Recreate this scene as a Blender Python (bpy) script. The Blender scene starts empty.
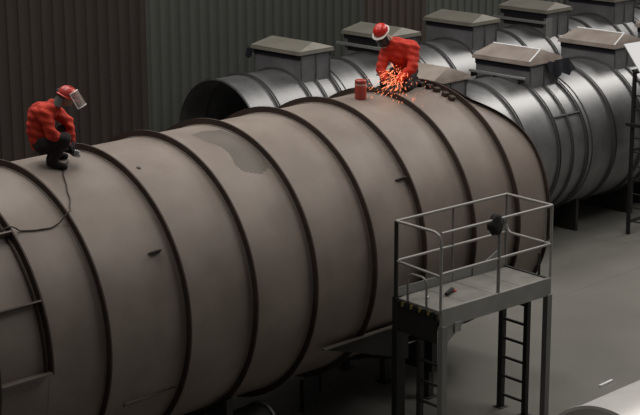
import bpy, bmesh, math, random
from mathutils import Vector, Matrix
random.seed(7)
sc = bpy.context.scene
C = sc.collection
PI = math.pi
sin, cos, rad = math.sin, math.cos, math.radians

# ---------------------------------------------------------------- camera
CAM = Vector((0.0, -18.111, 9.782))
YAW, PITCH, ROLL, FPX = rad(45.36), rad(14.85), rad(-0.244), 1691.1
fw = Vector((cos(YAW)*cos(PITCH), sin(YAW)*cos(PITCH), -sin(PITCH)))
rt = fw.cross(Vector((0, 0, 1))).normalized(); up = rt.cross(fw)
rt2 = cos(ROLL)*rt + sin(ROLL)*up; up2 = -sin(ROLL)*rt + cos(ROLL)*up
cam = bpy.data.cameras.new('camera'); camo = bpy.data.objects.new('camera', cam); C.objects.link(camo)
mw = Matrix((rt2, up2, -fw)).transposed().to_4x4(); mw.translation = CAM
camo.matrix_world = mw
cam.sensor_width = 36; cam.lens = FPX/640*36; cam.clip_end = 300
sc.camera = camo

# ---------------------------------------------------------------- light
sc.view_settings.view_transform = 'Standard'; sc.view_settings.look = 'None'
sc.view_settings.gamma = 1; sc.view_settings.use_curve_mapping = False
sc.view_settings.exposure = 0.0
w = bpy.data.worlds.new('world'); sc.world = w; w.use_nodes = True
w.node_tree.nodes['Background'].inputs[0].default_value = (0.95, 0.97, 1.0, 1)
w.node_tree.nodes['Background'].inputs[1].default_value = 0.06

def area(name, loc, target, sx, sy, power, col=(1, .96, .9)):
    l = bpy.data.lights.new(name, 'AREA'); l.shape = 'RECTANGLE'; l.size = sx; l.size_y = sy
    l.energy = power; l.color = col
    o = bpy.data.objects.new(name, l); C.objects.link(o); o.location = loc
    o.rotation_euler = (Vector(target)-Vector(loc)).to_track_quat('-Z', 'Y').to_euler()
    return o
# daylight through the high clerestory at the far end of the hall, roof lights above, one lamp added towards the back
area('clerestory_daylight', (55, 0, 27), (26, 2, 2), 15, 10, 5300)
area('overhead_light', (14.5, 1.5, 17), (15, 0, 0), 16, 5, 1150)
area('overhead_light', (27, -8, 16), (26, -4, 0), 12, 6, 1150)
area('overhead_light', (17, 9, 16), (17.5, 2, 0), 14, 3, 700)  # added, unseen lamp to brighten the floor under the vessel

# ---------------------------------------------------------------- materials
def mat(name, col, rough=.6, metal=0., noise=None, scale=3., bump=0., col2=None, emit=0., stretch=None, alpha=None, wear=None):
    m = bpy.data.materials.new(name); m.use_nodes = True
    nt = m.node_tree; b = nt.nodes['Principled BSDF']
    b.inputs['Base Color'].default_value = (*col, 1); b.inputs['Roughness'].default_value = rough
    b.inputs['Metallic'].default_value = metal
    tc = nt.nodes.new('ShaderNodeTexCoord'); mp = nt.nodes.new('ShaderNodeMapping')
    nt.links.new(tc.outputs['Object'], mp.inputs[0])
    if stretch: mp.inputs['Scale'].default_value = stretch
    if col2:
        n = nt.nodes.new('ShaderNodeTexNoise'); n.inputs['Scale'].default_value = scale; n.inputs['Detail'].default_value = 5
        nt.links.new(mp.outputs[0], n.inputs['Vector'])
        r = nt.nodes.new('ShaderNodeValToRGB'); r.color_ramp.elements[0].position = .35; r.color_ramp.elements[1].position = .68
        r.color_ramp.elements[0].color = (*col, 1); r.color_ramp.elements[1].color = (*col2, 1)
        nt.links.new(n.outputs[0], r.inputs[0]); nt.links.new(r.outputs[0], b.inputs['Base Color'])
        if metal > .3:
            q = nt.nodes.new('ShaderNodeMapRange'); q.inputs[3].default_value = rough-.08; q.inputs[4].default_value = rough+.1
            nt.links.new(n.outputs[0], q.inputs[0]); nt.links.new(q.outputs[0], b.inputs['Roughness'])
    if bump:
        n2 = nt.nodes.new('ShaderNodeTexNoise'); n2.inputs['Scale'].default_value = scale*6; n2.inputs['Detail'].default_value = 4
        nt.links.new(mp.outputs[0], n2.inputs['Vector'])
        bp = nt.nodes.new('ShaderNodeBump'); bp.inputs['Strength'].default_value = bump; bp.inputs['Distance'].default_value = .02
        nt.links.new(n2.outputs[0], bp.inputs['Height']); nt.links.new(bp.outputs[0], b.inputs['Normal'])
    if emit:
        b.inputs['Emission Color'].default_value = (*col, 1); b.inputs['Emission Strength'].default_value = emit
    if alpha is not None: b.inputs['Alpha'].default_value = alpha
    return m

M = dict(
    floor=mat('concrete', (.155, .148, .133), .5, 0, scale=.5, col2=(.195, .187, .168), bump=.04),
    shell=mat('primer_steel', (.200, .160, .137), .6, 0, scale=1.3, col2=(.272, .224, .194), bump=.04),
    flange=mat('flange_rust', (.040, .024, .018), .75, 0, scale=5, col2=(.058, .035, .026)),
    bead=mat('weld_bead', (.16, .13, .11), .6),
    lug=mat('lug_steel', (.05, .035, .03), .6),
    stain=mat('stain', (.115, .098, .082), .6, 0, scale=1.5, col2=(.145, .122, .104)),
    galv=mat('galvanised', (.20, .20, .205), .43, .7, scale=2.2, col2=(.28, .28, .285), bump=.03),
    galv2=mat('galvanised_flange', (.16, .16, .163), .42, .7),
    boxg=mat('box_sheet', (.17, .17, .178), .5, .3, scale=3, col2=(.22, .22, .228)),
    lidg=mat('lid_grey', (.20, .188, .160), .55, .1, scale=2, col2=(.25, .232, .195)),
    lidb=mat('lid_brown', (.34, .275, .24), .38, .15, scale=1.6, col2=(.50, .44, .40)),
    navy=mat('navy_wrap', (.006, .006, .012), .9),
    pale=mat('pale_steel', (.30, .30, .30), .5, .4),
    white=mat('white_sheet', (.85, .86, .88), .6),
    wallg=mat('wall_green_grey', (.060, .064, .055), .7, 0, scale=.6, col2=(.072, .077, .067), stretch=(1, 1, .2)),
    walll=mat('wall_light_grey', (.105, .115, .100), .7, 0, scale=.6, col2=(.13, .14, .12), stretch=(1, 1, .2)),
    wallb=mat('wall_brown', (.030, .021, .017), .9, 0, scale=.8, col2=(.038, .027, .022), stretch=(1, 1, .2)),
    wallb2=mat('wall_brown_ribbed', (.068, .050, .040), .8, 0, scale=.8, col2=(.08, .06, .048), stretch=(1, 1, .2)),
    black=mat('black_steel', (.009, .009, .009), .6),
    rail=mat('rail_steel', (.29, .28, .26), .5, .25),
    post=mat('post_steel', (.19, .185, .175), .55, .2),
    dark=mat('dark_steel', (.03, .029, .027), .6),
    deck=mat('deck_plate', (.22, .21, .19), .6, 0, scale=4, col2=(.16, .152, .14)),
    fascia=mat('fascia_steel', (.24, .235, .22), .5, .2, scale=3, col2=(.29, .285, .27)),
    yellow=mat('hazard_yellow', (.16, .13, .04), .6),
    red=mat('red_jacket', (.50, .022, .012), .8, 0, scale=9, col2=(.66, .045, .018), bump=.5),
    redd=mat('dark_red_jacket', (.46, .024, .015), .8, 0, scale=5, col2=(.70, .050, .018), bump=.5),
    orange=mat('orange_panel', (.62, .085, .03), .8),
    trouser=mat('dark_trousers', (.014, .010, .012), .85, 0, scale=8, col2=(.024, .014, .016), bump=.4),
    skin=mat('skin', (.42, .24, .17), .55),
    helmet=mat('red_helmet', (.62, .03, .022), .28),
    helmet2=mat('pink_red_helmet', (.60, .07, .06), .3),
    rim=mat('white_rim', (.75, .72, .68), .4),
    shield=mat('clear_shield', (.42, .36, .33), .15, alpha=.35),
    dshield=mat('smoked_shield', (.03, .03, .04), .12, alpha=.9),
    glove=mat('dark_glove', (.012, .010, .011), .8),
    cap=mat('grey_cloth', (.10, .11, .10), .8),
    silver=mat('bright_metal', (.6, .6, .6), .25, .9),
    can=mat('red_can', (.42, .062, .045), .35),
    canb=mat('can_band', (.62, .35, .30), .4),
    cable=mat('brown_cable', (.055, .035, .025), .6),
    spark=mat('hot_spark', (1.0, .27, .12), .5, emit=1.0),
    duct=mat('pale_galvanised', (.62, .60, .58), .4, .15, scale=2, col2=(.70, .68, .66)),
    rope=mat('dark_cloth', (.008, .007, .007), .9),
    saddle=mat('saddle_grey', (.05, .05, .048), .7),
)

# ---------------------------------------------------------------- helpers
def mesh(name, V, F, smooth=False, smooth_n=None):
    me = bpy.data.meshes.new(name); me.from_pydata([tuple(v) for v in V], [], F)
    if smooth:
        for p in me.polygons: p.use_smooth = True
    me.update(); return me

class MB:
    def __init__(s): s.V = []; s.F = []; s.S = []
    def add(s, V, F, smooth=False):
        n = len(s.V); s.V += [Vector(v) for v in V]; s.F += [[i+n for i in f] for f in F]; s.S += [smooth]*len(F); return s
    def box(s, x0, y0, z0, x1, y1, z1):
        V = [(x, y, z) for z in (z0, z1) for y in (y0, y1) for x in (x0, x1)]
        return s.add(V, [(0, 2, 3, 1), (4, 5, 7, 6), (0, 1, 5, 4), (2, 6, 7, 3), (0, 4, 6, 2), (1, 3, 7, 5)])
    def bbox(s, x0, y0, z0, x1, y1, z1, b=.006):   # bevelled box
        bm = bmesh.new(); bmesh.ops.create_cube(bm, size=1)
        for v in bm.verts: v.co = Vector(((x0+x1)/2+v.co.x*(x1-x0), (y0+y1)/2+v.co.y*(y1-y0), (z0+z1)/2+v.co.z*(z1-z0)))
        bmesh.ops.bevel(bm, geom=bm.edges[:], offset=b, segments=1, affect='EDGES')
        bm.verts.index_update(); V = [v.co.copy() for v in bm.verts]; F = [[v.index for v in f.verts] for f in bm.faces]; bm.free()
        return s.add(V, F)
    def tube(s, pts, r, n=10, caps=True):
        pts = [Vector(p) for p in pts]; V = []; F = []; prev = None
        rs = r if isinstance(r, (list, tuple)) else [r]*len(pts)
        for i, p in enumerate(pts):
            t = (pts[min(i+1, len(pts)-1)]-pts[max(i-1, 0)]).normalized()
            if prev is None:
                a = t.cross(Vector((0, 0, 1)));
                if a.length < .1: a = t.cross(Vector((1, 0, 0)))
                a.normalize()
            else:
                a = (prev-t*prev.dot(t)).normalized()
            prev = a; b = t.cross(a)
            for k in range(n):
                th = 2*PI*k/n; V.append(p+(a*cos(th)+b*sin(th))*rs[i])
        for i in range(len(pts)-1):
            for k in range(n):
                F.append((i*n+k, i*n+(k+1) % n, (i+1)*n+(k+1) % n, (i+1)*n+k))
        if caps: F.append(list(range(n))[::-1]); F.append([(len(pts)-1)*n+k for k in range(n)])
        return s.add(V, F, True)
    def lathe(s, prof, n=24, axis='z', o=(0, 0, 0), a0=0., a1=2*PI):   # prof [(r,h)]
        full = abs(a1-a0-2*PI) < 1e-6; m = n if full else n+1
        V = []; F = []; o = Vector(o)
        for (r, h) in prof:
            for k in range(m):
                th = a0+(a1-a0)*k/n; c, d = r*cos(th), r*sin(th)
                v = (c, d, h) if axis == 'z' else (h, c, d) if axis == 'x' else (d, h, c)
                V.append(o+Vector(v))
        for i in range(len(prof)-1):
            for k in range(n):
                k2 = (k+1) % m
                F.append((i*m+k, i*m+k2, (i+1)*m+k2, (i+1)*m+k))
        return s.add(V, F, True)
    def build(s, name, m, parent=None, xf=None):
        V = [xf @ v for v in s.V] if xf else s.V
        me = bpy.data.meshes.new(name); me.from_pydata([tuple(v) for v in V], [], s.F)
        for p, sm in zip(me.polygons, s.S): p.use_smooth = sm
        bm = bmesh.new(); bm.from_mesh(me); bmesh.ops.recalc_face_normals(bm, faces=bm.faces[:]); bm.to_mesh(me); bm.free()
        me.set_sharp_from_angle(angle=rad(38)) if hasattr(me, 'set_sharp_from_angle') else None
        me.materials.append(m); o = bpy.data.objects.new(name, me); C.objects.link(o)
        if parent: o.parent = parent
        return o

def tag(o, label=None, cat=None, group=None, kind=None):
    if label: o['label'] = label
    if cat: o['category'] = cat
    if group: o['group'] = group
    if kind: o['kind'] = kind
    return o
def thing(name, label, cat, loc=(0, 0, 0), rz=0, group=None, kind=None):
    o = bpy.data.objects.new(name, None); C.objects.link(o); o.location = loc; o.rotation_euler = (0, 0, rz)
    o.empty_display_size = .2
    return tag(o, label, cat, group, kind)
def dup(root, loc, label=None):
    r = root.copy(); C.objects.link(r); r.location = loc
    if label: r['label'] = label
    for ch in list(root.children):
        c = ch.copy(); C.objects.link(c); c.parent = r
        for g in list(ch.children):
            d = g.copy(); C.objects.link(d); d.parent = c
    return r

def ring_mb(R0, R1, x0, x1, n=96, a0=0., a1=2*PI):
    """flat annular flange about the x axis (angle 0 = +y, 90 deg = up)"""
    m = MB(); pr = [(R0, x0), (R1, x0), (R1, x1), (R0, x1), (R0, x0)]
    m.lathe(pr, n, 'x', a0=a0, a1=a1)
    if abs(a1-a0-2*PI) > 1e-6:
        q = n+1
        m.F.append([0, q, 2*q, 3*q]); m.F.append([n, q+n, 2*q+n, 3*q+n]); m.S += [False, False]
    return m

# ---------------------------------------------------------------- setting: floor and walls
fl = tag(MB().box(-12, -26, -.2, 64, 12.2, -.035).build('floor', M['dark']), kind='structure')
xs = [-12, -2, 8, 18.2, 28.5, 40, 52, 64]
ys = [-26, -17, -8.2, .3, 12.2]
for i in range(len(xs)-1):
    for j in range(len(ys)-1):
        g = .003
        MB().bbox(xs[i]+g, ys[j]+g, -.15, xs[i+1]-g, ys[j+1]-g, 0, .003).build('slab', M['floor'], fl)

WY = 12.0; WH = 9.0
wb = tag(MB().box(-12, WY+.10, 0, 64, WY+.25, WH).build('wall_back', M['dark']), kind='structure')
def panel_mesh(wd):
    n = round(wd/.3); V = []; F = []
    prof = []
    for k in range(n):
        x = k*.3; prof += [(x, .035), (x+.09, .035), (x+.11, 0), (x+.23, 0), (x+.25, .035)]
    prof.append((n*.3, .035))
    for (x, y) in prof: V += [(x, y, 0), (x, y, WH)]
    for i in range(len(prof)-1): F.append((2*i, 2*i+2, 2*i+3, 2*i+1))
    return mesh('panel', V, F)
pm = {}
def wall_panel(x, key):
    if key not in pm:
        me = panel_mesh(1.2); me.materials.append(M[key]); pm[key] = me
    o = bpy.data.objects.new('panel', pm[key]); C.objects.link(o); o.parent = wb; o.location = (x, WY, 0)
x = -12.
while x < 63.9:
    if x < 23.2: k = 'wallb'
    elif x < 30.0: k = 'wallg'
    elif x < 33.0: k = 'wallb2'
    elif x < 39.5: k = 'walll'
    else: k = 'wallg'
    wall_panel(x+.2, k); x += 1.2
# girt rail low on the far end of the wall
tag(MB().bbox(40.2, WY-.22, 2.2, 62, WY-.02, 2.36, .01).build('trim_1', M['lidg']), kind='structure')
tag(MB().bbox(40.2, WY-.16, 1.55, 62, WY-.02, 1.66, .01).build('trim_2', M['lidg']), kind='structure')
wl = tag(MB().box(-12.3, -26, 0, -12, 12.2, WH).build('wall_left', M['wallb']), kind='structure')
wr = tag(MB().box(64, -26, 0, 64.3, 12.2, WH).build('wall_right', M['wallg']), kind='structure')

# ---------------------------------------------------------------- the great brown vessel
H0 = 2.65; RS = 2.0; RF = 2.1
RX = [5.9, 7.0, 8.15, 9.3, 10.5, 11.267, 12.15, 13.456, 14.637, 15.772, 16.966, 18.035, 19.17, 20.238, 21.05]
vs = thing('brown_vessel', 'huge long brown steel cylinder with dark flange rings in the foreground', 'vessel', (0, 0, H0))
def course(x0, x1, n=128):
    m = MB(); th = .014
    m.lathe([(RS, x0), (RS, x1), (RS-th, x1), (RS-th, x0), (RS, x0)], n, 'x')
    return m
def notch(m, x0, x1):
    # the far end of the vessel is cut back towards the top
    for v in m.V:
        g = min(max((v.z-.8), 0)**3*.52, .66)
        v.x -= g*max(0, (v.x-x0)/(x1-x0))
    return m
for a, b in zip(RX[:-1], RX[1:]):
    m = MB()
    k = 8 if b == RX[-1] else 1
    for q in range(k):
        xa, xb = a+.003+(b-a-.006)*q/k, a+.003+(b-a-.006)*(q+1)/k
        m.lathe([(RS, xa), (RS, xb)], 128, 'x'); m.lathe([(RS-.014, xa), (RS-.014, xb)], 128, 'x')
    if k > 1: notch(m, a, b)
    m.build('shell_plate', M['shell'], vs)
HX = 11.267
for i, x0 in enumerate(RX):
    if abs(x0-HX) < 1e-3:
        # partial ring that ends at the lower corner of the hatch frame
        o = ring_mb(RS-.01, RF, x0-.012, x0+.012, 80, rad(-20), rad(182)).build('flange_ring', M['flange'], vs)
        ring_mb(RS-.012, RS+.03, x0-.075, x0-.05, 80, rad(-20), rad(182)).build('hatch_lip', M['flange'], vs)
        continue
    last = i == len(RX)-1
    m = ring_mb(RS-.06, RF-(.04 if last else 0), x0-.012, x0+.012, 112)
    if last: notch(m, RX[-2], RX[-1])
    m.build('flange_ring', M['flange'], vs)
    if last: continue
    m = MB(); m.lathe([(RS+.0, x0-.034), (RS+.014, x0-.022), (RS+.016, x0-.012), (RS, x0-.012)], 112, 'x')
    m.build('weld_bead', M['bead'], vs)
# hatch frame bars running along the shell at three heights
def shell_pt(a, R): return Vector((0, R*cos(a), R*sin(a)))
for a in (130.5, 156.5, 181.5):
    th = rad(a); n = Vector((0, cos(th), sin(th))); t = Vector((0, -sin(th), cos(th)))
    m = MB(); V = []
    for xx in (10.52, HX-.012):
        for (rr, tt) in ((RS-.01, -.011), (RF, -.011), (RF, .011), (RS-.01, .011)):
            V.append(Vector((xx, 0, 0))+n*rr+t*tt)
    m.add(V, [(0, 1, 2, 3), (7, 6, 5, 4), (0, 4, 5, 1), (1, 5, 6, 2), (2, 6, 7, 3), (3, 7, 4, 0)])
    m.build('hatch_bar', M['bead'], vs)
# lifting lugs
def lug(x0, a):
    th = rad(a); n = Vector((0, cos(th), sin(th))); t = Vector((0, -sin(th), cos(th)))
    m = MB(); V = []
    out = [(-.11, 0), (.09, 0), (.09, .05), (.05, .085), (-.03, .07), (-.11, .02)]
    for tt in (-.01, .01):
        for (xx, rr) in out: V.append(Vector((x0+xx, 0, 0))+n*(RS-.004+rr)+t*tt)
    k = len(out)
    m.add(V, [list(range(k))[::-1], list(range(k, 2*k))]+[(i, (i+1) % k, k+(i+1) % k, k+i) for i in range(k)])
    m.build('lifting_lug', M['lug'], vs)
lug(13.18, 150); lug(17.92, 146)
# longitudinal seam angles low on the shell
for (xa, xb, a) in ((12.55, 13.4, 207),):
    th = rad(a); n = Vector((0, cos(th), sin(th))); t = Vector((0, -sin(th), cos(th)))
    V = []
    for xx in (xa, xb):
        for (rr, tt) in ((RS-.01, -.03), (RS+.025, -.03), (RS+.025, .03), (RS-.01, .03)):
            V.append(Vector((xx, 0, 0))+n*rr+t*tt)
    MB().add(V, [(0, 1, 2, 3), (7, 6, 5, 4), (0, 4, 5, 1), (1, 5, 6, 2), (2, 6, 7, 3), (3, 7, 4, 0)]).build('seam_angle', M['bead'], vs)
# small hole on top, its dark inside painted as a raised disc
th = rad(112); mb = MB().lathe([(.0, .012), (.022, .012), (.03, .006), (.034, 0)], 14, 'z')
o = mb.build('hole_disc', M['lug'], vs); o.location = (13.74, RS*cos(th), RS*sin(th)); o.rotation_euler = (th-PI/2, 0, 0)
# worn dark patch on the shell between two rings (a thin coat that follows the curve)
def patch(poly, m, name, off=.0015):
    """poly = [(x, angle deg)] triangulated as a fan on a fine grid along the curve"""
    xs_ = [p[0] for p in poly]; as_ = [p[1] for p in poly]
    def inside(x, a):
        c = False; j = len(poly)-1
        for i in range(len(poly)):
            if (as_[i] > a) != (as_[j] > a) and x < (xs_[j]-xs_[i])*(a-as_[i])/(as_[j]-as_[i])+xs_[i]: c = not c
            j = i
        return c
    NX, NA = 44, 44; x0, x1, a0, a1 = min(xs_), max(xs_), min(as_), max(as_)
    V = []; F = []; idx = {}
    def vid(i, j):
        if (i, j) not in idx:
            x = x0+(x1-x0)*i/NX; a = rad(a0+(a1-a0)*j/NA); idx[i, j] = len(V)
            V.append((x, (RS+off)*cos(a), (RS+off)*sin(a)))
        return idx[i, j]
    for i in range(NX):
        for j in range(NA):
            if inside(x0+(x1-x0)*(i+.5)/NX, a0+(a1-a0)*(j+.5)/NA):
                F.append((vid(i, j), vid(i+1, j), vid(i+1, j+1), vid(i, j+1)))
    MB().add(V, F, True).build(name, m, vs)
patch([(15.16, 95), (15.42, 93), (15.68, 96), (15.72, 106), (15.74, 118), (15.70, 127), (15.5, 129), (15.25, 126), (15.2, 122), (15.27, 116), (15.28, 110), (15.16, 103)], M['stain'], 'worn_patch')

for a in (92, 97, 101.5, 107, 111):
    th = rad(a); o = MB().bbox(-.05, -.045, -.01, .05, .045, .07, .008).build('wedge_block', M['flange'], vs)
    o.location = (20.13, RS*cos(th), RS*sin(th)); o.rotation_euler = (th-PI/2, 0, 0)

# cradles under the vessel
def cradle(x0, label, w=1.5, leg=.12):
    t = thing('cradle', label, 'support', (x0, 0, 0))
    V = []; n = 24; Ri = RF+.012
    top = [(Ri*cos(a), H0+Ri*sin(a)) for a in [rad(-90-46+92*k/n) for k in range(n+1)]]
    ya = abs(top[0][0])
    out = top+[(ya, .45), (-ya, .45)]
    k = len(out)
    for xx in (-.06, .06): V += [(xx, y, z) for y, z in out]
    MB().add(V, [list(range(k))[::-1], list(range(k, 2*k))]+[(i, (i+1) % k, k+(i+1) % k, k+i) for i in range(k)]).build('saddle_plate', M['black'], t)
    for y in (-ya+.12, -.45, .45, ya-.12):
        MB().bbox(-leg/2, y-leg/2, .02, leg/2, y+leg/2, .46, .004).build('leg', M['dark'], t)
        MB().bbox(-.11, y-.11, 0, .11, y+.11, .02, .004).build('foot_plate', M['dark'], t)
    return t
cradle(18.9, 'black saddle support under the vessel just behind the platform legs')
cradle(14.6, 'dark saddle support under the middle of the brown vessel, left of the work platform')
cradle(9.9, 'dark saddle support under the left end of the brown vessel')
# longitudinal skid beams along the near lower flank, each on legs
def skid(xa, xb, label):
    t = thing('skid_beam', label, 'support', (xa, 0, 0)); L = xb-xa
    y0 = -1.79; V = []
    for y in (y0, y0+.03): V += [(0, y, 1.57), (L, y, 1.57), (L, y, .98), (L*.35, y, 1.38)]
    MB().add(V, [(0, 1, 2, 3), (7, 6, 5, 4), (0, 4, 5, 1), (1, 5, 6, 2), (2, 6, 7, 3), (3, 7, 4, 0)]).build('web_plate', M['black'], t)
    MB().bbox(0, y0-.05, 1.57, L, y0+.01, 1.60, .004).build('top_flange', M['bead'], t)
    n = 16; ys_ = [y0+(1.45)*k/n for k in range(n+1)]; V = []
    lo = lambda y: .98-.36*(y-y0)/1.45
    hi = lambda y: max(H0-math.sqrt(RF*RF-y*y)-.012, lo(y)+.01)
    for q in (0, .04): V += [(L+q, y, lo(y)) for y in ys_]+[(L+q, y, hi(y)) for y in ys_[::-1]]
    k = 2*(n+1)
    MB().add(V, [list(range(k))[::-1], list(range(k, 2*k))]+[(i, (i+1) % k, k+(i+1) % k, k+i) for i in range(k)]).build('end_plate', M['black'], t)
    MB().bbox(L-.04, y0+.06, 0, L+.04, y0+.16, .98, .004).build('leg', M['black'], t)
    return t
skid(16.15, 17.95, 'black tapered skid beam under the near flank of the vessel, left of the platform')
# grey panel stand between the cradles
t = thing('panel_stand', 'grey sheet panel standing on a black post under the vessel', 'panel', (17.42, -.25, 0), rad(28))
MB().bbox(-.42, -.012, .03, .42, .012, .50, .004).build('sheet', M['saddle'], t)
for s in (-.44, .44): MB().bbox(s-.03, -.03, 0, s+.03, .03, .52, .004).build('post', M['black'], t)

# short flanged pipe lying under the vessel
t = thing('pipe_stub', 'short grey pipe stub with a pale end flange lying under the vessel', 'pipe', (15.25, -1.0, .36))
m = MB(); m.lathe([(.32, -.45), (.32, .40), (.30, .40), (.30, -.45), (.32, -.45)], 40, 'x'); m.build('pipe', M['saddle'], t)
m = MB(); m.lathe([(.30, .40), (.355, .40), (.355, .435), (.30, .435), (.30, .40)], 40, 'x'); m.build('end_flange', M['pale'], t)
MB().bbox(-.06, -.16, -.36, .06, .16, -.30, .005).build('chock', M['dark'], t)
# lit patch of floor, painted as a thin pale sheet
tag(MB().bbox(15.5, .35, .001, 16.3, 1.15, .012, .002).build('lit_floor_sheet', M['pale']), 'lit patch of floor below the vessel, painted as a pale sheet', 'sheet')

# ---------------------------------------------------------------- galvanised duct sections
def duct(name, label, R, zc, lidz, hy, opened, lidmat, shade, group, first):
    rise = .15 if lidmat == 'lidg' else .19
    """origin on the floor under the section start; axis along x"""
    t = thing(name, label, 'duct', (0, 0, 0), 0, group)
    L = 2.9; th = .01
    cuts = [0, .8, 1.75, 2.25, 2.75, 2.9]
    for a, b in zip(cuts[:-1], cuts[1:]):
        m = MB(); m.lathe([(R, a+.002), (R, b-.002), (R-th, b-.002), (R-th, a+.002), (R, a+.002)], 88, 'x', (0, 0, zc)); m.build('shell_plate', M[shade], t)
    def rg(x0, h=.05, wd=.036):
        m = MB()
        # channel shaped ring: two lips and a groove
        m.lathe([(R-.012, x0-wd), (R+h, x0-wd), (R+h, x0-wd+.014), (R+.016, x0-wd+.018), (R+.016, x0+wd-.018), (R+h, x0+wd-.014), (R+h, x0+wd), (R-.012, x0+wd), (R-.012, x0-wd)], 88, 'x', (0, 0, zc))
        m.build('flange_ring', M['galv2'], t)
    rg(.03, .012, .014); rg(.8); rg(1.8); rg(2.25, .04, .03); rg(2.72)
    for xx in (.45, 2.45):
        m = MB(); n = 12; V = []; out = [((R+.003)*cos(a), zc+(R+.003)*sin(a)) for a in [rad(-125+70*k/n) for k in range(n+1)]]
        out += [(abs(out[0][0]), 0), (-abs(out[0][0]), 0)]; k = len(out)
        for q in (-.04, .04): V += [(xx+q, y, z) for y, z in out]
        m.add(V, [list(range(k))[::-1], list(range(k, 2*k))]+[(i, (i+1) % k, k+(i+1) % k, k+i) for i in range(k)]); m.build('saddle', M['dark'], t)
    # vent box across the top
    x0, x1 = 1.79, 2.71; bz = zc+math.sqrt(R*R-hy*hy)-.10; tz = lidz-.07
    vb = MB()
    n = 14; ysx = [-hy+2*hy*k/n for k in range(n+1)]
    bot = [zc+math.sqrt(max(R*R-y*y, 0))-.04 for y in ysx]
    hy2 = hy-.05; ysx = [-hy2+2*hy2*k/n for k in range(n+1)]
    V = []; F = []
    for y, b in zip(ysx, bot):
        V += [(x0, y, b), (x1, y, b), (x0, y, tz), (x1, y, tz)]
    for k in range(n):
        a = 4*k; b = a+4
        F += [(a, a+2, b+2, b), (a+1, b+1, b+3, a+3), (a+2, a+3, b+3, b+2)]
    F += [(0, 1, 3, 2), (4*n, 4*n+2, 4*n+3, 4*n+1)]
    vb.add(V, F); box = vb.build('vent_box', M['boxg'], t)
    # corner and middle stiffeners on the near and far faces, running up from the rings
    for xx in (x0, 2.25, x1-.03):
        for s in (-1, 1):
            y = s*(hy2+.018); MB().bbox(xx, min(y, s*hy2)-.0, bz, xx+.035, max(y, s*hy2)+.0, tz, .003).build('stiffener', M['galv2'], box)
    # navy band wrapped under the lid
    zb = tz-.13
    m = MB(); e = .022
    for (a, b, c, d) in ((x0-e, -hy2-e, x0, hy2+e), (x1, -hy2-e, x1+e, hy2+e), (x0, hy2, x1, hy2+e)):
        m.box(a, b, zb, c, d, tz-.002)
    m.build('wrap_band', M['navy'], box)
    # lid: fascia, hip roof
    ex = .07; X0, X1, Y0, Y1 = x0-ex, x1+ex, -hy, hy; zt = lidz
    V = [(X0, Y0, zt-.065), (X1, Y0, zt-.065), (X1, Y1, zt-.065), (X0, Y1, zt-.065), (X0, Y0, zt), (X1, Y0, zt), (X1, Y1, zt), (X0, Y1, zt),
         ((X0+X1)/2, Y0+.12, zt+rise), ((X0+X1)/2, Y1-.12, zt+rise)]
    lid = MB().add(V, [(0, 3, 2, 1), (0, 1, 5, 4), (1, 2, 6, 5), (2, 3, 7, 6), (3, 0, 4, 7), (4, 5, 8), (5, 6, 9, 8), (6, 7, 9), (7, 4, 8, 9)]).build('lid', M[lidmat], t)
    m = MB(); e = .012
    for (a, b, c, d) in ((X0-e, Y0-e, X1+e, Y0), (X0-e, Y1, X1+e, Y1+e), (X0-e, Y0, X0, Y1), (X1, Y0, X1+e, Y1)): m.box(a, b, zt-.085, c, d, zt-.045)
    m.build('lid_edge', M['lidg' if lidmat == 'lidg' else 'lidb'], lid)
    if opened:
        # open louvre side: flat black sheet as painted inner shade, plus a pale rail half way up
        m = MB(); m.box(x0-.006, -hy2+.08, zc+R+.02, x0+.0, hy2-.08, tz-.13); m.build('opening_shade', M['black'], box)
        MB().bbox(x0-.07, -hy2-.01, zc+R+.13, x0-.005, hy2+.25, zc+R+.20, .006).build('cross_rail', M['pale'], box)
        MB().bbox(x0-.03, -hy2-.03, bz, x0+.22, -hy2-.012, tz-.14, .004).build('lit_face_plate', M['pale'], box)  # lit near face put into the colour as a pale plate
    else:
        pass
    return t

A_Y, A_R, A_Z, A_L = 8.98, 1.33, 1.78, 3.60
B_Y, B_R, B_Z, B_L = 3.70, 1.50, 1.95, 3.84
ga, gb = 'galvanised duct sections in the back row', 'galvanised duct sections in the middle row'
a_c = duct('duct_section', 'x', A_R, A_Z, A_L, .78, False, 'lidg', 'galv', ga, True)
a_o = duct('duct_section', 'x', A_R, A_Z, A_L, .78, True, 'lidg', 'galv', ga, True)
b_c = duct('duct_section', 'x', B_R, B_Z, B_L, .75, False, 'lidb', 'galv', gb, True)
A_lab = ['back row silver duct section with the open dark mouth, leftmost', 'back row duct section whose vent box is behind the kneeling welder in red',
         'back row duct section with plain grey vent box just right of the kneeling man', 'back row duct section whose open vent box shows a pale cross rail',
         'back row duct section with dark vent box cut by the top edge of the photo', 'back row duct section at the far top right corner']
for k, lab in enumerate(A_lab):
    src = a_o if k in (1, 3) else a_c
    loc = (23.65+2.9*k, A_Y, 0)
    if k == 0: a_c.location = loc; a_c['label'] = lab
    elif k == 1: a_o.location = loc; a_o['label'] = lab
    else: dup(src, loc, lab)
B_lab = ['middle row duct section whose vent box lid is half hidden behind the grinding worker', 'middle row duct section with shelf rail under its brown lid, nearest the brown vessel end',
         'middle row duct section with a broad brown lid edged white, right of the nearest one', 'middle row duct section beside the black ladder frame at the right edge']
Bs = []
for k, lab in enumerate(B_lab):
    loc = (22.15+2.9*k, B_Y, 0)
    if k == 0: b_c.location = loc; b_c['label'] = lab; Bs.append(b_c)
    else: Bs.append(dup(b_c, loc, lab))
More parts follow.
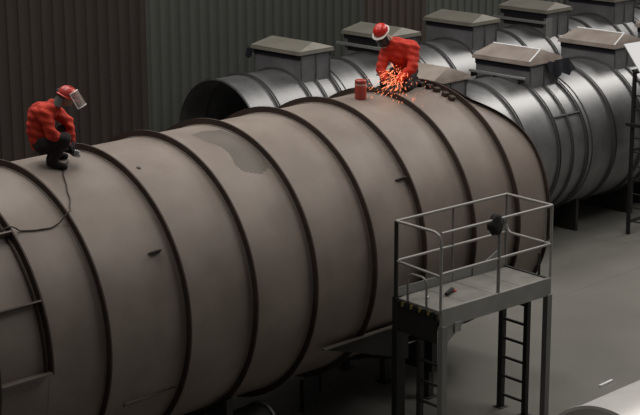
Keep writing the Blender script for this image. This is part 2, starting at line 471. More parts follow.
# things that only some sections have
def hip_strip(par):
    # bright edging strip along the near hip of the lid
    x0, x1 = 1.72, 2.78; Y0 = -.75; z = B_L
    a = Vector((x0+.02, Y0+.0, z+.004)); b = Vector(((x0+x1)/2, Y0+.12, z+.194)); c = Vector(((x0+x1)/2, .63, z+.194))
    m = MB(); d = Vector((0, .035, 0)); u = Vector((0, 0, .006)); d2 = Vector((-.03, 0, -.012))
    m.add([a, a+d, b+d, b, a+u, a+d+u, b+d+u, b+u], [(0, 1, 2, 3), (4, 5, 6, 7), (0, 4, 5, 1), (2, 6, 7, 3), (1, 5, 6, 2), (0, 3, 7, 4)])
    m.add([b, b+d2, c+d2, c, b+u, b+d2+u, c+d2+u, c+u], [(0, 1, 2, 3), (4, 5, 6, 7), (0, 4, 5, 1), (2, 6, 7, 3), (1, 5, 6, 2), (0, 3, 7, 4)])
    o = m.build('lid_edging', M['white'], par); o['label'] = 'white edging strip'
hip_strip(Bs[1]); hip_strip(Bs[2])
m = MB().bbox(1.60, -.72, B_L-.36, 1.66, .75, B_L-.31, .006); m.build('shelf_rail', M['pale'], Bs[1])
for y in (-.55, .1, .7): MB().box(1.62, y-.015, B_L-.46, 1.80, y+.015, B_L-.36).build('rail_bracket', M['black'], Bs[1])
th = rad(148); n_ = Vector((0, cos(th), sin(th))); t_ = Vector((0, -sin(th), cos(th))); V = []
for xx in (1.84, 2.68):
    for (rr, tt) in ((B_R-.005, -.015), (B_R+.05, -.015), (B_R+.05, .015), (B_R-.005, .015)): V.append(Vector((xx, 0, B_Z))+n_*rr+t_*tt)
MB().add(V, [(0, 1, 2, 3), (7, 6, 5, 4), (0, 4, 5, 1), (1, 5, 6, 2), (2, 6, 7, 3), (3, 7, 4, 0)]).build('shell_bar', M['galv2'], Bs[1])
def rag(name, par, pts, m='navy'):
    """crumpled hanging sheet: grid draped from a top edge"""
    P0, P1, drop, out = pts; n, k = 12, 8; V = []; F = []
    for j in range(k+1):
        for i in range(n+1):
            p = Vector(P0).lerp(Vector(P1), i/n); f = j/k
            V.append(p+Vector((out[0]*f+.03*sin(i*1.9+j), out[1]*f+.025*cos(i*1.3+j*.8), -drop*f*(1+.15*sin(i*1.1)))))
    for j in range(k):
        for i in range(n): a = j*(n+1)+i; F.append((a, a+1, a+n+2, a+n+1))
    q = len(V); V += [v+Vector((.012, .012, 0)) for v in V]; F += [[i+q for i in f][::-1] for f in F]
    return MB().add(V, F, True).build(name, M[m], par)
rag('hanging_wrap', Bs[1], ((2.2, -.74, B_L-.07), (2.95, -.80, B_L-.05), .30, (.22, -.10)))
rag('hanging_wrap', a_c, ((1.70, .70, A_L-.08), (1.70, .90, A_L-.08), .2, (-.03, .02)))

# ---------------------------------------------------------------- pale duct at the lower right
t = thing('duct_section', 'pale silver round duct at the lower right corner of the photo', 'duct', (0, 0, 0))
CR = 1.0; CY, CZ, CX = -7.2, 1.35, 15.5
for xa, xb in ((.03, 1.95), (1.96, 3.9)):
    m = MB(); m.lathe([(CR, xa), (CR, xb), (CR-.02, xb), (CR-.02, xa), (CR, xa)], 96, 'x'); m.build('shell_plate', M['duct'], t)
m = MB(); m.lathe([(CR-.02, -.005), (CR+.02, -.005), (CR+.02, .03), (CR-.02, .03), (CR-.02, -.005)], 96, 'x'); m.build('joint_ring', M['duct'], t)
for xx in (.6, 3.2):
    m = MB(); n = 16; V = []; out = [((CR+.0)*cos(a), (CR+.0)*sin(a)) for a in [rad(-130+80*k/n) for k in range(n+1)]]
    out += [(abs(out[0][0]), -CZ), (-abs(out[0][0]), -CZ)]; k = len(out)
    for q in (-.05, .05): V += [(xx+q, y, z) for y, z in out]
    m.add(V, [list(range(k))[::-1], list(range(k, 2*k))]+[(i, (i+1) % k, k+(i+1) % k, k+i) for i in range(k)]); m.build('support_plate', M['dark'], t)
t.location = (CX, CY, CZ)
o = MB().bbox(-.18, -.02, 0, .18, .02, .03, .005).build('offcut_strip', M['white']); o.location = (21.33, -3.07, 0); o.rotation_euler = (0, 0, rad(2))
tag(o, 'small bright strip lying on the floor beyond the pale duct', 'strip')

# ---------------------------------------------------------------- black ladder frame at the right edge
t = thing('ladder_frame', 'tall black steel ladder frame at the right edge of the photo', 'ladder', (28.95, 1.9, 0), 0)
for (xx, yy) in ((0, 0), (0, -.5), (1.3, 0), (1.3, -.5)):
    MB().bbox(xx-.035, yy-.035, 0, xx+.035, yy+.035, 3.5, .004).build('post', M['black'], t)
for k in range(11):
    z = .3+.3*k; MB().tube([(0, -.5, z), (0, 0, z)], .016, 8).build('rung', M['black'], t)
for z in (.25, 1.8, 3.45):
    for yy in (0, -.5): MB().bbox(0, yy-.03, z, 1.3, yy+.03, z+.06, .004).build('side_rail', M['black'], t)
MB().bbox(-.12, -.62, 2.35, .1, .1, 2.42, .004).build('cross_plate', M['black'], t)
MB().bbox(-.05, -.55, 3.50, 1.35, .05, 3.54, .004).build('top_plate', M['dark'], t)
t = thing('white_board', 'bright white board propped up above the black ladder frame', 'board', (29.0, 1.65, 3.54))
BP = [(28.589, 1.95, 4.111), (29.343, 1.399, 4.23), (28.101, 0.488, 2.972), (28.354, 1.367, 3.633)]
V = [(x-29.0, y-1.65, z-3.54) for x, y, z in BP]; V += [(x+.012, y+.012, z-.02) for x, y, z in V]
MB().add(V, [(0, 1, 2, 3), (7, 6, 5, 4), (0, 4, 5, 1), (1, 5, 6, 2), (2, 6, 7, 3), (3, 7, 4, 0)]).build('sheet', M['white'], t)
MB().bbox(-.02, -.02, 0, .02, .02, .60, .003).build('prop', M['black'], t)

# ---------------------------------------------------------------- work platform
PX, PY, PA = 17.038, -3.253, -.06; PL, PW = 2.307, .902; ZT, ZM, ZD, ZB = 3.421, 2.83, 2.285, 2.06
pt = thing('work_platform', 'grey steel work platform with pipe guard rails beside the brown vessel', 'platform', (PX, PY, 0), PA)
for k in range(4):
    a, b = PL*k/4, PL*(k+1)/4
    MB().bbox(a+.004, .02, ZD-.03, b-.004, PW-.02, ZD, .004).build('deck_plate', M['deck'], pt)
MB().bbox(0, -.03, ZB-.02, PL, .02, ZD+.03, .005).build('fascia', M['fascia'], pt)
MB().bbox(0, PW-.02, ZB, PL, PW+.02, ZD-.0, .005).build('fascia', M['dark'], pt)
MB().bbox(PL-.03, 0, ZB, PL+.01, PW, ZD+.02, .005).build('fascia', M['dark'], pt)
MB().bbox(.25, -.045, ZB-.13, .38, -.02, ZB+.02, .004).build('bracket', M['fascia'], pt)
# legs and stub posts
def post(x, y, z0, z1, w, m, nm='post'): return MB().bbox(x-w/2, y-w/2, z0, x+w/2, y+w/2, z1, .004).build(nm, M[m], pt)
post(0.05, 0, 0, ZB, .10, 'post', 'leg'); post(PL-.04, 0, 0, ZB, .10, 'post', 'leg')
post(0.03, PW, 0, ZD, .11, 'black', 'leg'); post(PL-.03, PW, 0, ZD, .09, 'black', 'leg')
post(0.03, .42, 0, ZB-.3, .08, 'black', 'leg'); post(PL-.03, .40, 0, ZB, .08, 'black', 'leg')
for (px_, y0, y1, n0) in ((.03, 0, .42, 5), (PL-.03, .40, PW, 6)):
    for k in range(n0):
        z = .22+.31*k
        MB().bbox(px_-.018, y0, z-.018, px_+.018, y1, z+.018, .003).build('rung', M['black'], pt)
for (x, y) in ((0.05, 0), (PL-.04, 0), (.03, PW), (PL-.03, PW), (.03, .42), (PL-.03, .40)):
    MB().bbox(x-.09, y-.09, 0, x+.09, y+.09, .012, .003).build('foot_plate', M['dark'], pt)
# left end skirt with hazard trim
MB().bbox(-.015, .06, ZB-.27, .01, PW-.06, ZD-.06, .004).build('skirt_plate', M['black'], pt)
for k in range(9):
    y = .08+k*.088
    MB().add([(-.02, y, ZD-.03), (-.02, y+.06, ZD-.03), (-.02, y+.075, ZD-.10), (-.02, y+.03, ZD-.10), (-.032, y, ZD-.03), (-.032, y+.06, ZD-.03), (-.032, y+.075, ZD-.10), (-.032, y+.03, ZD-.10)],
             [(0, 1, 2, 3), (4, 7, 6, 5), (0, 4, 5, 1), (1, 5, 6, 2), (2, 6, 7, 3), (3, 7, 4, 0)]).build('hazard_tab', M['yellow' if k % 2 else 'black'], pt)
# triangular gusset at the near left
MB().add([(.10, -.02, ZB), (.50, -.02, ZB), (.10, -.02, ZB-.28), (.10, .0, ZB), (.50, .0, ZB), (.10, .0, ZB-.28)], [(0, 1, 2), (5, 4, 3), (0, 3, 4, 1), (1, 4, 5, 2), (2, 5, 3, 0)]).build('gusset', M['fascia'], pt)
r = .021
def bend(p, q, s, rr=.12, n=6):
    """points p -> around corner q -> s with a rounded corner"""
    p, q, s = Vector(p), Vector(q), Vector(s); a = q+(p-q).normalized()*rr; b = q+(s-q).normalized()*rr
    return [p]+[a.lerp(q, t/n).lerp(q.lerp(b, t/n), t/n) for t in range(n+1)]+[s]
def rail(pts, m='rail', nm='guard_rail', rr=r): return MB().tube(pts, rr, 10).build(nm, M[m], pt)
rail([(0, 0, ZT), (PL, 0, ZT)]); rail([(0, PW, ZT), (PL, PW, ZT)])
rail([(0, 0, ZM), (PL, 0, ZM)]); rail([(0, PW, ZM), (PL, PW, ZM)])
rail(bend((0, PW, ZT), (0, 0, ZT), (0, 0, ZT-.35), .18), 'rail')
rail([(0, 0, ZD), (0, 0, ZT-.3)], 'rail', 'rail_post')
rail(bend((0, PW, ZM), (0, PW*.5, ZM-.02), (0, 0, ZM-.04), .1), 'post')
rail([(0, PW, ZD), (0, PW, ZT)], 'black', 'rail_post', .032)
rail([(PL, 0, ZD), (PL, 0, ZT)], 'rail', 'rail_post'); rail([(PL, PW, ZD), (PL, PW, ZT)], 'post', 'rail_post')
rail([(PL, PW, ZT)]+bend((PL, PW*.8, ZT), (PL, PW*.5, ZT), (PL, 0, ZT), .1), 'rail')
rail(bend((PL, PW, ZM+.12), (PL, PW-.05, ZM), (PL, 0, ZM), .08), 'rail')
rail([(PL, .12, ZM), (PL, .12, ZT-.0)], 'post', 'rail_post', .016)
rail([(PL*.51, 0, ZD), (PL*.51, 0, ZT)], 'post', 'rail_post', .026)
rail([(PL*.5, PW, ZD), (PL*.5, PW, ZT)], 'post', 'rail_post', .018)
rail(bend(bend((0, .30, ZD), (0, .30, ZM-.08), (0, .55, ZM-.08), .08)[-1], (0, .62, ZM-.08), (0, .62, ZD), .06)[:0] or
     [(0, .28, ZD), (0, .28, ZD+.32), (0, .30, ZD+.38), (0, .36, ZD+.42), (0, .58, ZD+.42), (0, .64, ZD+.38), (0, .66, ZD+.32), (0, .66, ZD)], 'post', 'grab_handle', .018)
# toe boards
MB().bbox(0, PW-.012, ZD, PL, PW, ZD+.14, .003).build('toe_board', M['fascia'], pt)
n = 14; V = []; a0, a1 = PL*.68, PL-.12
for yy in (PW-.030, PW-.014):
    for k in range(n+1):
        f = k/n; V += [(a0+(a1-a0)*f, yy, ZD), (a0+(a1-a0)*f, yy, ZD+.14+.22*f*f)]
F = []
for k in range(n):
    a = 2*k; F += [(a, a+2, a+3, a+1), (2*(n+1)+a, 2*(n+1)+a+1, 2*(n+1)+a+3, 2*(n+1)+a+2), (a+1, a+3, 2*(n+1)+a+3, 2*(n+1)+a+1)]
F += [(0, 1, 2*(n+1)+1, 2*(n+1)), (2*n, 2*(n+1)+2*n, 2*(n+1)+2*n+1, 2*n+1)]
MB().add(V, F).build('curved_plate', M['fascia'], pt)
rail([(PL, .22, ZD), (PL, .22, ZD+.36)], 'black', 'stub_post', .022)

ex = Vector((cos(PA), sin(PA), 0)); ey = Vector((-sin(PA), cos(PA), 0)); P0 = Vector((PX, PY, 0))
def onp(i, j, z): return P0+ex*(i*PL)+ey*(j*PW)+Vector((0, 0, z))
# dark cloth bundle hung on the near rail
def blob(name, loc, s, m, seed=1, sub=3, amp=.22):
    bm = bmesh.new(); bmesh.ops.create_icosphere(bm, subdivisions=sub, radius=1); rnd = random.Random(seed)
    ph = [rnd.uniform(0, 6) for _ in range(6)]
    for v in bm.verts:
        c = v.co; k = 1+amp*sin(3.1*c.x+ph[0])*cos(4.3*c.z+ph[1])+amp*.6*sin(7*c.y+ph[2]+3*c.z)
        v.co = Vector((c.x*s[0]*k, c.y*s[1]*k, c.z*s[2]*k))
    me = bpy.data.meshes.new(name); bm.to_mesh(me); bm.free()
    for p in me.polygons: p.use_smooth = True
    me.materials.append(M[m]); o = bpy.data.objects.new(name, me); C.objects.link(o); o.location = loc; return o
o = blob('glove_bundle', onp(.475, 0, ZT-.07), (.15, .075, .14), 'rope', 3)
tag(o, 'black cloth bundle hanging over the near top rail of the work platform', 'cloth')
# deck clutter
t = thing('angle_grinder', 'small dark grinder with a reddish body lying on the platform deck', 'grinder', onp(.30, .55, ZD+.04), rad(20))
MB().tube([(-.16, 0, 0), (-.05, 0, 0), (.08, 0, 0), (.12, 0, 0)], [.024, .03, .034, .02], 12).build('body', M['glove'], t)
MB().lathe([(0, 0), (.055, 0), (.055, .006), (0, .006)], 18, 'z', (.13, 0, -.03)).build('disc', M['can'], t)
t2 = thing('metal_clamp', 'small shiny metal clamp lying on the left of the platform deck', 'clamp', onp(.13, .62, ZD+.002), .4)
MB().bbox(-.05, -.02, 0, .05, .02, .03, .006).build('jaw', M['silver'], t2); MB().tube([(0, 0, .03), (.02, .02, .05), (.07, .03, .055)], .008, 8).build('screw', M['silver'], t2)

# ---------------------------------------------------------------- red can
th = rad(92.5); t = thing('spray_can', 'red can standing on top of the brown vessel beside the kneeling man', 'can', (18.70, RS*cos(th), H0+RS*sin(th)-.004))
MB().lathe([(0, 0), (.085, 0), (.092, .012), (.092, .235), (.085, .25), (0, .25)], 24).build('can_body', M['can'], t)
MB().lathe([(0, .25), (.085, .25), (.09, .262), (.09, .30), (.075, .312), (0, .312)], 24).build('lid', M['can'], t)
m = MB().lathe([(.0935, .222), (.0945, .226), (.0945, .246), (.0935, .25)], 24).build('pale_band', M['canb'], t)

# ---------------------------------------------------------------- people
def zsurf(y, R=RS): return H0+math.sqrt(R*R-y*y)
def eval_mesh(o):
    dg = bpy.context.evaluated_depsgraph_get(); return bpy.data.meshes.new_from_object(o.evaluated_get(dg))
def skin_mesh(nodes, edges, sub=2):
    """nodes: [(co, r or (rx,ry))]; first is the root"""
    me = bpy.data.meshes.new('tmp'); me.from_pydata([tuple(n[0]) for n in nodes], edges, []); me.update()
    o = bpy.data.objects.new('tmp', me); C.objects.link(o)
    o.modifiers.new('s', 'SKIN')
    if not me.skin_vertices: me.attributes
    sv = me.skin_vertices
    if len(sv) == 0:
        bpy.context.view_layer.objects.active = o
        bpy.ops.mesh.customdata_skin_add() if hasattr(bpy.ops.mesh, 'customdata_skin_add') else None
        sv = me.skin_vertices
    for i, (c, r_) in enumerate(nodes):
        sv[0].data[i].radius = r_ if isinstance(r_, tuple) else (r_, r_)
        sv[0].data[i].use_root = (i == 0)
    o.modifiers['s'].use_smooth_shade = True
    s = o.modifiers.new('u', 'SUBSURF'); s.levels = sub; s.render_levels = sub
    m = eval_mesh(o); bpy.data.objects.remove(o); return m
def remesh(parts, vox, smooth=3):
    bm = bmesh.new()
    for m in parts: bm.from_mesh(m)
    me = bpy.data.meshes.new('r'); bm.to_mesh(me); bm.free()
    o = bpy.data.objects.new('tmp', me); C.objects.link(o)
    r_ = o.modifiers.new('r', 'REMESH'); r_.mode = 'VOXEL'; r_.voxel_size = vox; r_.use_smooth_shade = True
    if smooth: s = o.modifiers.new('m', 'SMOOTH'); s.iterations = smooth; s.factor = .5
    m = eval_mesh(o); bpy.data.objects.remove(o); return m
def caps(nodes, edges, n=14):
    """closed tapered capsules along every edge, to be fused by the voxel remesh"""
    bm = bmesh.new()
    for (c, r_) in nodes:
        q = bmesh.ops.create_icosphere(bm, subdivisions=3, radius=r_)
        for v in q['verts']: v.co += Vector(c)
    m = MB()
    for a, b in edges:
        (p, ra), (q, rb) = nodes[a], nodes[b]; p, q = Vector(p), Vector(q); L = (q-p).length; d = (q-p)/L
        m.tube([p, p+d*L*.5, q], [ra*.995, (ra+rb)/2, rb*.995], n)
    me = bpy.data.meshes.new('c'); me.from_pydata([tuple(v) for v in m.V], [], m.F)
    bm.from_mesh(me); bmesh.ops.recalc_face_normals(bm, faces=bm.faces[:])
    me2 = bpy.data.meshes.new('c2'); bm.to_mesh(me2); bm.free(); return me2
def ell(c, s, rot=None, n=3):
    bm = bmesh.new(); bmesh.ops.create_icosphere(bm, subdivisions=n, radius=1)
    for v in bm.verts:
        p = Vector((v.co.x*s[0], v.co.y*s[1], v.co.z*s[2]))
        v.co = (rot @ p if rot else p)+Vector(c)
    m = bpy.data.meshes.new('e'); bm.to_mesh(m); bm.free(); return m
def put(name, me, m, parent):
    me.name = name; me.materials.clear(); me.materials.append(m)
    for p in me.polygons: p.use_smooth = True; p.material_index = 0
    o = bpy.data.objects.new(name, me); C.objects.link(o); o.parent = parent; return o
def hand_mesh(wrist, palm_dir, side, curl_dir, s=1.0):
    """glove: palm and five separate curled fingers"""
    d = Vector(palm_dir).normalized(); sd = Vector(side); sd = (sd-d*sd.dot(d)).normalized(); cu = Vector(curl_dir); cu = (cu-d*cu.dot(d)-sd*cu.dot(sd)).normalized()
    w0 = Vector(wrist); parts = []
    rot = Matrix((d, sd, cu)).transposed()
    parts.append(ell(w0+d*.045*s, (.058*s, .045*s, .024*s), rot, 2))
    parts.append(ell(w0, (.035*s, .030*s, .028*s), rot, 2))
    for k, (off, ln) in enumerate(((-.037, .9), (-.0125, 1.05), (.0125, 1.0), (.037, .78))):
        b = w0+d*.085*s+sd*off*s; n1 = b+d*.030*ln*s+cu*.010*s; n2 = n1+d*.014*ln*s+cu*.026*s; n3 = n2-d*.012*s+cu*.020*ln*s
        parts.append(caps([(b-d*.03*s, .0115*s), (b, .0115*s), (n1, .0105*s), (n2, .0095*s), (n3, .0085*s)], [(0, 1), (1, 2), (2, 3), (3, 4)], 8))
    b = w0+d*.03*s-sd*.038*s
    parts.append(caps([(b+sd*.02*s, .013*s), (b-sd*.012*s+d*.01*s, .013*s), (b-sd*.024*s+d*.032*s+cu*.012*s, .0115*s), (b-sd*.016*s+d*.052*s+cu*.03*s, .0095*s)], [(0, 1), (1, 2), (2, 3)], 8))
    bm = bmesh.new()
    for m in parts: bm.from_mesh(m)
    me = bpy.data.meshes.new('hand'); bm.to_mesh(me); bm.free(); return remesh([me], .0045, 1)

def person(label, loc, F, J, jm, hm, shield_m, face, headup, cap=True, rimw=False, jr=1.0, tilt=0.):
    """F: facing basis (fwd, left, up) in world; J joints in that basis (fwd, left, up) relative to loc"""
    root = thing('person', label, 'person', loc)
    f, l, u = [Vector(v) for v in F]
    W = {k: f*v[0]+l*v[1]+u*v[2] for k, v in J.items()}
    hd = W['head']; fc = Vector(face).normalized(); fc = f*fc[0]+l*fc[1]+u*fc[2]; hu = f*headup[0]+l*headup[1]+u*headup[2]
    hu = (hu-fc*hu.dot(fc)).normalized(); hs = hu.cross(fc).normalized()     # head basis: fc forward, hs left, hu up
    hr = Matrix((fc, hs, hu)).transposed()
    def chain(names, rads, extra=None): return [(W[n] if isinstance(n, str) else n, r_) for n, r_ in zip(names, rads)]
    # body: one continuous surface
    N = ['pelvis', 'belly', 'chest', 'neck', 'head', 'shL', 'elL', 'wrL', 'shR', 'elR', 'wrR', 'hipL', 'knL', 'anL', 'toL', 'hipR', 'knR', 'anR', 'toR']
    Rb = [.125, .115, .13, .055, .06, .062, .046, .032, .062, .046, .032, .088, .06, .042, .04, .088, .06, .042, .04]
    E = [(0, 1), (1, 2), (2, 3), (3, 4), (2, 5), (5, 6), (6, 7), (2, 8), (8, 9), (9, 10), (0, 11), (11, 12), (12, 13), (13, 14), (0, 15), (15, 16), (16, 17), (17, 18)]
    bodym = caps(chain(N, Rb), E)
    H = [bodym, ell(hd, (.098, .078, .118), hr), ell(hd+hr@Vector((.03, 0, -.06)), (.06, .058, .055), hr),
         ell(hd+hr@Vector((.102, 0, -.022)), (.018, .014, .026), hr, 2), ell(hd+hr@Vector((.090, 0, -.068)), (.014, .028, .010), hr, 2)]
    for s in (-1, 1):
        H.append(ell(hd+hr@Vector((-.008, s*.080, -.01)), (.024, .010, .034), hr, 2))
    put('body', remesh(H, .010), M['skin'], root)
    for s in (-1, 1): put('eye', ell(hd+hr@Vector((.086, s*.032, .004)), (.012, .013, .010), hr, 2), M['trouser'], root)
    # jacket
    Nj = ['belly', 'chest', 'collar', 'shL', 'elL', 'cuL', 'shR', 'elR', 'cuR', 'hem']
    W['collar'] = W['chest'].lerp(W['neck'], .85); W['cuL'] = W['elL'].lerp(W['wrL'], .88); W['cuR'] = W['elR'].lerp(W['wrR'], .88); W['hem'] = W['belly'].lerp(W['pelvis'], .8)
    Rj = [v*jr for v in (.165, .178, .098, .105, .076, .058, .10, .076, .058, .168)]
    jk = caps(chain(Nj, Rj), [(0, 1), (1, 2), (1, 3), (3, 4), (4, 5), (1, 6), (6, 7), (7, 8), (0, 9), (2, 3), (2, 6)])
    jk = remesh([jk], .016, 2)
    for v in jk.vertices:   # cloth folds
        c = v.co; v.co = c+v.normal*(.010*sin(c.x*31+c.z*23)*cos(c.y*27-c.z*19)+.006*sin(c.z*60+c.x*20))
    put('jacket', jk, M[jm], root)
    Nt = ['pelvis', 'hipL', 'knL', 'ctL', 'hipR', 'knR', 'ctR']
    W['ctL'] = W['knL'].lerp(W['anL'], .92); W['ctR'] = W['knR'].lerp(W['anR'], .92)
    tr = caps(chain(Nt, [.155, .125, .092, .070, .125, .092, .070]), [(0, 1), (1, 2), (2, 3), (0, 4), (4, 5), (5, 6)])
    tr = remesh([tr], .016, 2)
    for v in tr.vertices:
        c = v.co; v.co = c+v.normal*(.008*sin(c.x*33+c.z*29)*cos(c.y*25))
    put('trousers', tr, M['trouser'], root)
    for s in 'LR':
        a, tt = W['an'+s], W['to'+s]; d = (tt-a); 
        bt = remesh([caps([(a+Vector((0, 0, .06)), .055), (a, .058), (a.lerp(tt, .5), .052), (tt, .045)], [(0, 1), (1, 2), (2, 3)])], .01, 2)
        put('boot', bt, M['glove'], root)
        hm_ = hand_mesh(W['wr'+s], W['grip']-W['wr'+s], f.cross(W['grip']-W['wr'+s])*(1 if s == 'L' else -1)+Vector((0, 0, .001)), Vector((0, 0, -1))+f*.2, 1.12)
        put('glove', hm_, M['glove'], root)
    # helmet
    def hx(mb, name, m, par=root):
        xf = Matrix.Translation(hd) @ hr.to_4x4() @ Matrix.Scale(.92, 4); return mb.build(name, M[m], par, xf)
    prof = [(.128, .02), (.134, .035), (.130, .07), (.118, .105), (.09, .138), (.05, .156), (.0, .162)]
    mb = MB().lathe(prof, 28); 
    for v in mb.V: v.x *= 1.08
    he = hx(mb, 'helmet', hm)
    mb = MB().lathe([(.126, .016), (.150, .010), (.152, .022), (.128, .034)], 28)
    for v in mb.V: v.x = v.x*1.1+(.03 if v.x > .05 else 0)
    hx(mb, 'helmet_brim', 'rim' if rimw else hm, he)
    for k in (-1, 0, 1):
        mb = MB().tube([(cos(t_)*.142-.0, k*.035, .02+sin(t_)*.138) for t_ in [rad(20+14*i) for i in range(11)]], .007, 6); hx(mb, 'helmet_ridge', hm, he)
    if not rimw: hx(MB().add(*(lambda m_: ([v.co.copy() for v in m_.vertices], [list(p.vertices) for p in m_.polygons]))(ell((-.14, 0, .03), (.035, .06, .04), None, 2)), True), 'head_strap', 'black')
    # curved face shield
    n, k2 = 14, 6; V = []; Fc = []
    for off in (0, .004):
        for j in range(k2+1):
            for i in range(n+1):
                a = rad(-72+144*i/n); z = .03-.235*j/k2; R_ = .150+off+.01*j/k2
                v = Vector((cos(a)*R_+.012, sin(a)*R_*.92, z-.03)); v.rotate(Matrix.Rotation(-tilt, 3, 'Y')); v.z += .03; V.append(v)
    for o_ in (0, (n+1)*(k2+1)):
        for j in range(k2):
            for i in range(n): a = o_+j*(n+1)+i; Fc.append((a, a+1, a+n+2, a+n+1))
    mb = MB().add(V, Fc, True); sh = hx(mb, 'face_shield', shield_m)
    q = (n+1)*(k2+1); edge = [V[i] for i in range(n+1)]+[V[j*(n+1)+n] for j in range(1, k2+1)]+[V[k2*(n+1)+i] for i in range(n-1, -1, -1)]+[V[j*(n+1)] for j in range(k2-1, -1, -1)]
    hx(MB().tube(edge, .0075, 6), 'shield_frame', 'rim', sh)
    if cap:   # grey neck cloth hanging behind the ear
        V = []; Fc = []; n3 = 10
        for off in (0, .008):
            for j in range(6):
                for i in range(n3+1):
                    a = rad(100+160*i/n3); z = .02-.035*j; R_ = .118+off+.006*j
                    V.append(Vector((cos(a)*R_, sin(a)*R_, z)))
        for o_ in (0, 6*(n3+1)):
            for j in range(5):
                for i in range(n3): a = o_+j*(n3+1)+i; Fc.append((a, a+1, a+n3+2, a+n3+1))
        hx(MB().add(V, Fc, True), 'neck_cloth', 'cap')
    return root, W

def grinder(label, tip, hdir, up_, loc):
    t = thing('angle_grinder', label, 'grinder', loc)
    d = Vector(hdir).normalized(); u = Vector(up_); u = (u-d*u.dot(d)).normalized()
    p = Vector(tip)
    MB().tube([p-d*.30, p-d*.27, p-d*.14, p-d*.06, p-d*.0, p+d*.03], [.022, .03, .032, .036, .034, .02], 14).build('body', M['dark'], t)
    MB().tube([p-d*.03, p+d*.035], [.037, .030], 14).build('gear_head', M['silver'], t)
    MB().tube([p+u.cross(d)*.03, p+u.cross(d)*.15], .014, 10).build('side_handle', M['black'], t)
    MB().tube([p+d*.0-u*.035, p-u*.050], .060, 24).build('disc', M['silver'], t)
    MB().tube([p-d*.02-u*.022, p-d*.02-u*.036], .066, 24).build('guard', M['silver'], t)
    return t

# --- crouching man near the left end
X1, Y1 = 12.80, -.25
f1 = Vector((cos(rad(-38)), sin(rad(-38)), 0)); l1 = Vector((-f1.y, f1.x, 0)); u1 = Vector((0, 0, 1)); base1 = Vector((X1, Y1, zsurf(Y1)))
def J1():
    J = dict(pelvis=(-.20, 0, .30), belly=(-.24, 0, .48), chest=(-.20, .01, .66), neck=(-.01, -.01, .80), head=(.14, -.02, .90),
             shL=(-.08, .17, .72), elL=(.14, .22, .52), wrL=(.18, .09, .28), shR=(-.15, -.19, .74), elR=(-.06, -.26, .46), wrR=(.14, -.10, .28),
             hipL=(-.18, .11, .28), knL=(.12, .22, .42), anL=(-.10, .20, .08), toL=(.08, .23, .05), hipR=(-.18, -.11, .28), knR=(.10, -.20, .38), anR=(-.10, -.17, .08), toR=(.08, -.19, .05), grip=(.22, 0, .18))
    for k in ('anL', 'toL', 'anR', 'toR'):
        v = J[k]; p = base1+f1*v[0]+l1*v[1]; J[k] = (v[0], v[1], zsurf(p.y)-base1.z+v[2]-.01)
    return J
J = J1()
root1, W1 = person('crouching person in red jacket, dark trousers and clear face shield, on the left', base1, (f1, l1, u1), J,
                   'redd', 'helmet2', 'shield', (.90, -.1, -.42), (.4, 0, .9), tilt=rad(52))
g1 = W1['grip']
grinder('angle grinder held by the crouching person on the left, metal head shining', Vector(g1)+f1*.02-u1*.03, f1*1+u1*-.25, u1, base1)

# --- cable trailing from the crouching man over the shell
pts_px = [(12.95, 97.5), (12.80, 101), (12.62, 107), (12.52, 113), (12.44, 117), (12.39, 121), (12.30, 124.6), (12.20, 127.8), (12.02, 130.3), (11.86, 131.4), (11.62, 130.8), (11.38, 129.4), (11.17, 128.7), (10.9, 129), (10.5, 131), (10.1, 134), (9.8, 136)]
P = []
for i in range(len(pts_px)-1):
    for s in range(6):
        f_ = s/6; x = pts_px[i][0]*(1-f_)+pts_px[i+1][0]*f_; a = rad(pts_px[i][1]*(1-f_)+pts_px[i+1][1]*f_)
        lift = max([0]+[1-abs(x-c)/.16 for c in (12.15, 11.267, 10.5)])
        R_ = RS+.012+.105*lift*(2-lift)**.5 if lift > 0 else RS+.012
        R_ = min(R_, RF+.014); P.append((x, R_*cos(a), H0+R_*sin(a)))
tag(MB().tube(P, .0095, 8).build('power_cable', M['cable']), 'thin brown power cable trailing from the crouching person over the vessel shell', 'cable')

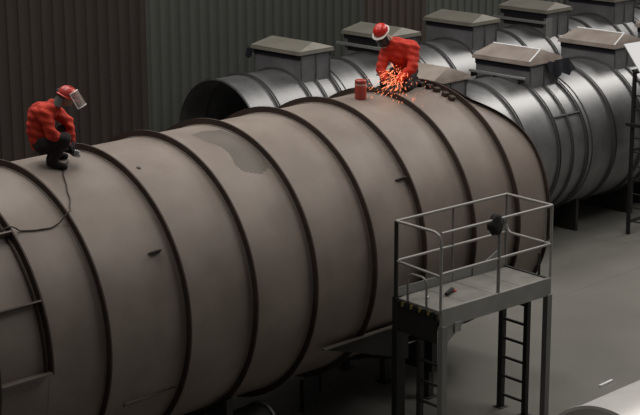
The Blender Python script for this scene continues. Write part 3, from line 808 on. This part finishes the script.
# --- kneeling man in the middle, sparks
X2, Y2 = 19.66, .14
f2 = Vector((cos(rad(-160)), sin(rad(-160)), 0)); l2 = Vector((-f2.y, f2.x, 0)); base2 = Vector((X2, Y2, zsurf(Y2)))
J = dict(pelvis=(-.22, .13, .29), belly=(-.17, .13, .43), chest=(-.07, .12, .57), neck=(.07, .02, .78), head=(.15, -.12, .93),
         shL=(-.04, .34, .68), elL=(.12, .41, .40), wrL=(.27, .22, .20), shR=(.04, -.08, .59), elR=(.17, -.12, .36), wrR=(.28, .0, .20),
         hipL=(-.20, .24, .26), knL=(.16, .30, .11), anL=(-.26, .30, .08), toL=(-.38, .30, .06), hipR=(-.20, .02, .26), knR=(.14, -.06, .11), anR=(-.26, -.02, .08), toR=(-.38, -.02, .06), grip=(.35, .11, .13))
for k in ('anL', 'toL', 'anR', 'toR', 'knL', 'knR'):
    v = J[k]; p = base2+f2*v[0]+l2*v[1]; J[k] = (v[0], v[1], zsurf(p.y)-base2.z+v[2])
root2, W2 = person('kneeling person in bright red jacket, red helmet and dark visor, behind flying sparks', base2, (f2, l2, u1), J,
                   'red', 'helmet', 'dshield', (.75, -.12, -.65), (.6, -.15, .8), cap=False, rimw=True, jr=1.1)
g2 = W2['grip']
grinder('angle grinder in the hands of the kneeling person, hidden in sparks', Vector(g2)+f2*.08-u1*.02, f2+u1*-.3, u1, base2)
# sparks
m = MB(); rnd = random.Random(5); src = base2+Vector(g2)+f2*.10+l2*.10+Vector((0, 0, .03))
for k in range(210):
    d = Vector((rnd.gauss(0, 1), rnd.gauss(0, 1), rnd.gauss(.0, .55))).normalized()
    if d.dot(fw) > .35: d = -d
    q = rnd.random(); dist = .04+.60*q**1.25
    p = src+Vector((rnd.gauss(0, .09), rnd.gauss(0, .09), rnd.gauss(.04, .07)))+d*dist*.8+Vector((0, 0, -.45*dist*dist+.06*rnd.random()))
    if (p.y**2+(p.z-H0)**2) < (RS+.01)**2:
        a = math.atan2(p.z-H0, p.y); p = Vector((p.x, (RS+.02)*cos(a), H0+(RS+.02)*sin(a)))
    L_ = rnd.uniform(.02, .15)*(1.1-q*.85); d2 = (d*.7-rt*.5+Vector((0, 0, -.35-.9*dist))).normalized()
    wd = rnd.uniform(.003, .008)*(1.1-q*.5); a = d2.cross(fw).normalized()*wd; b = d2.cross(a).normalized()*wd
    h = d2*L_*.5
    m.add([p-h, p+a, p+b, p-a, p-b, p+h], [(0, 1, 2), (0, 2, 3), (0, 3, 4), (0, 4, 1), (5, 2, 1), (5, 3, 2), (5, 4, 3), (5, 1, 4)])
tag(m.build('sparks', M['spark']), 'shower of orange grinding sparks in front of the kneeling person', 'sparks', kind='stuff')
pl = bpy.data.lights.new('spark_glow', 'POINT'); pl.energy = 1.2; pl.color = (1, .35, .12); pl.shadow_soft_size = .12
o = bpy.data.objects.new('spark_glow', pl); C.objects.link(o); o.location = src+Vector((-.05, -.12, .1))
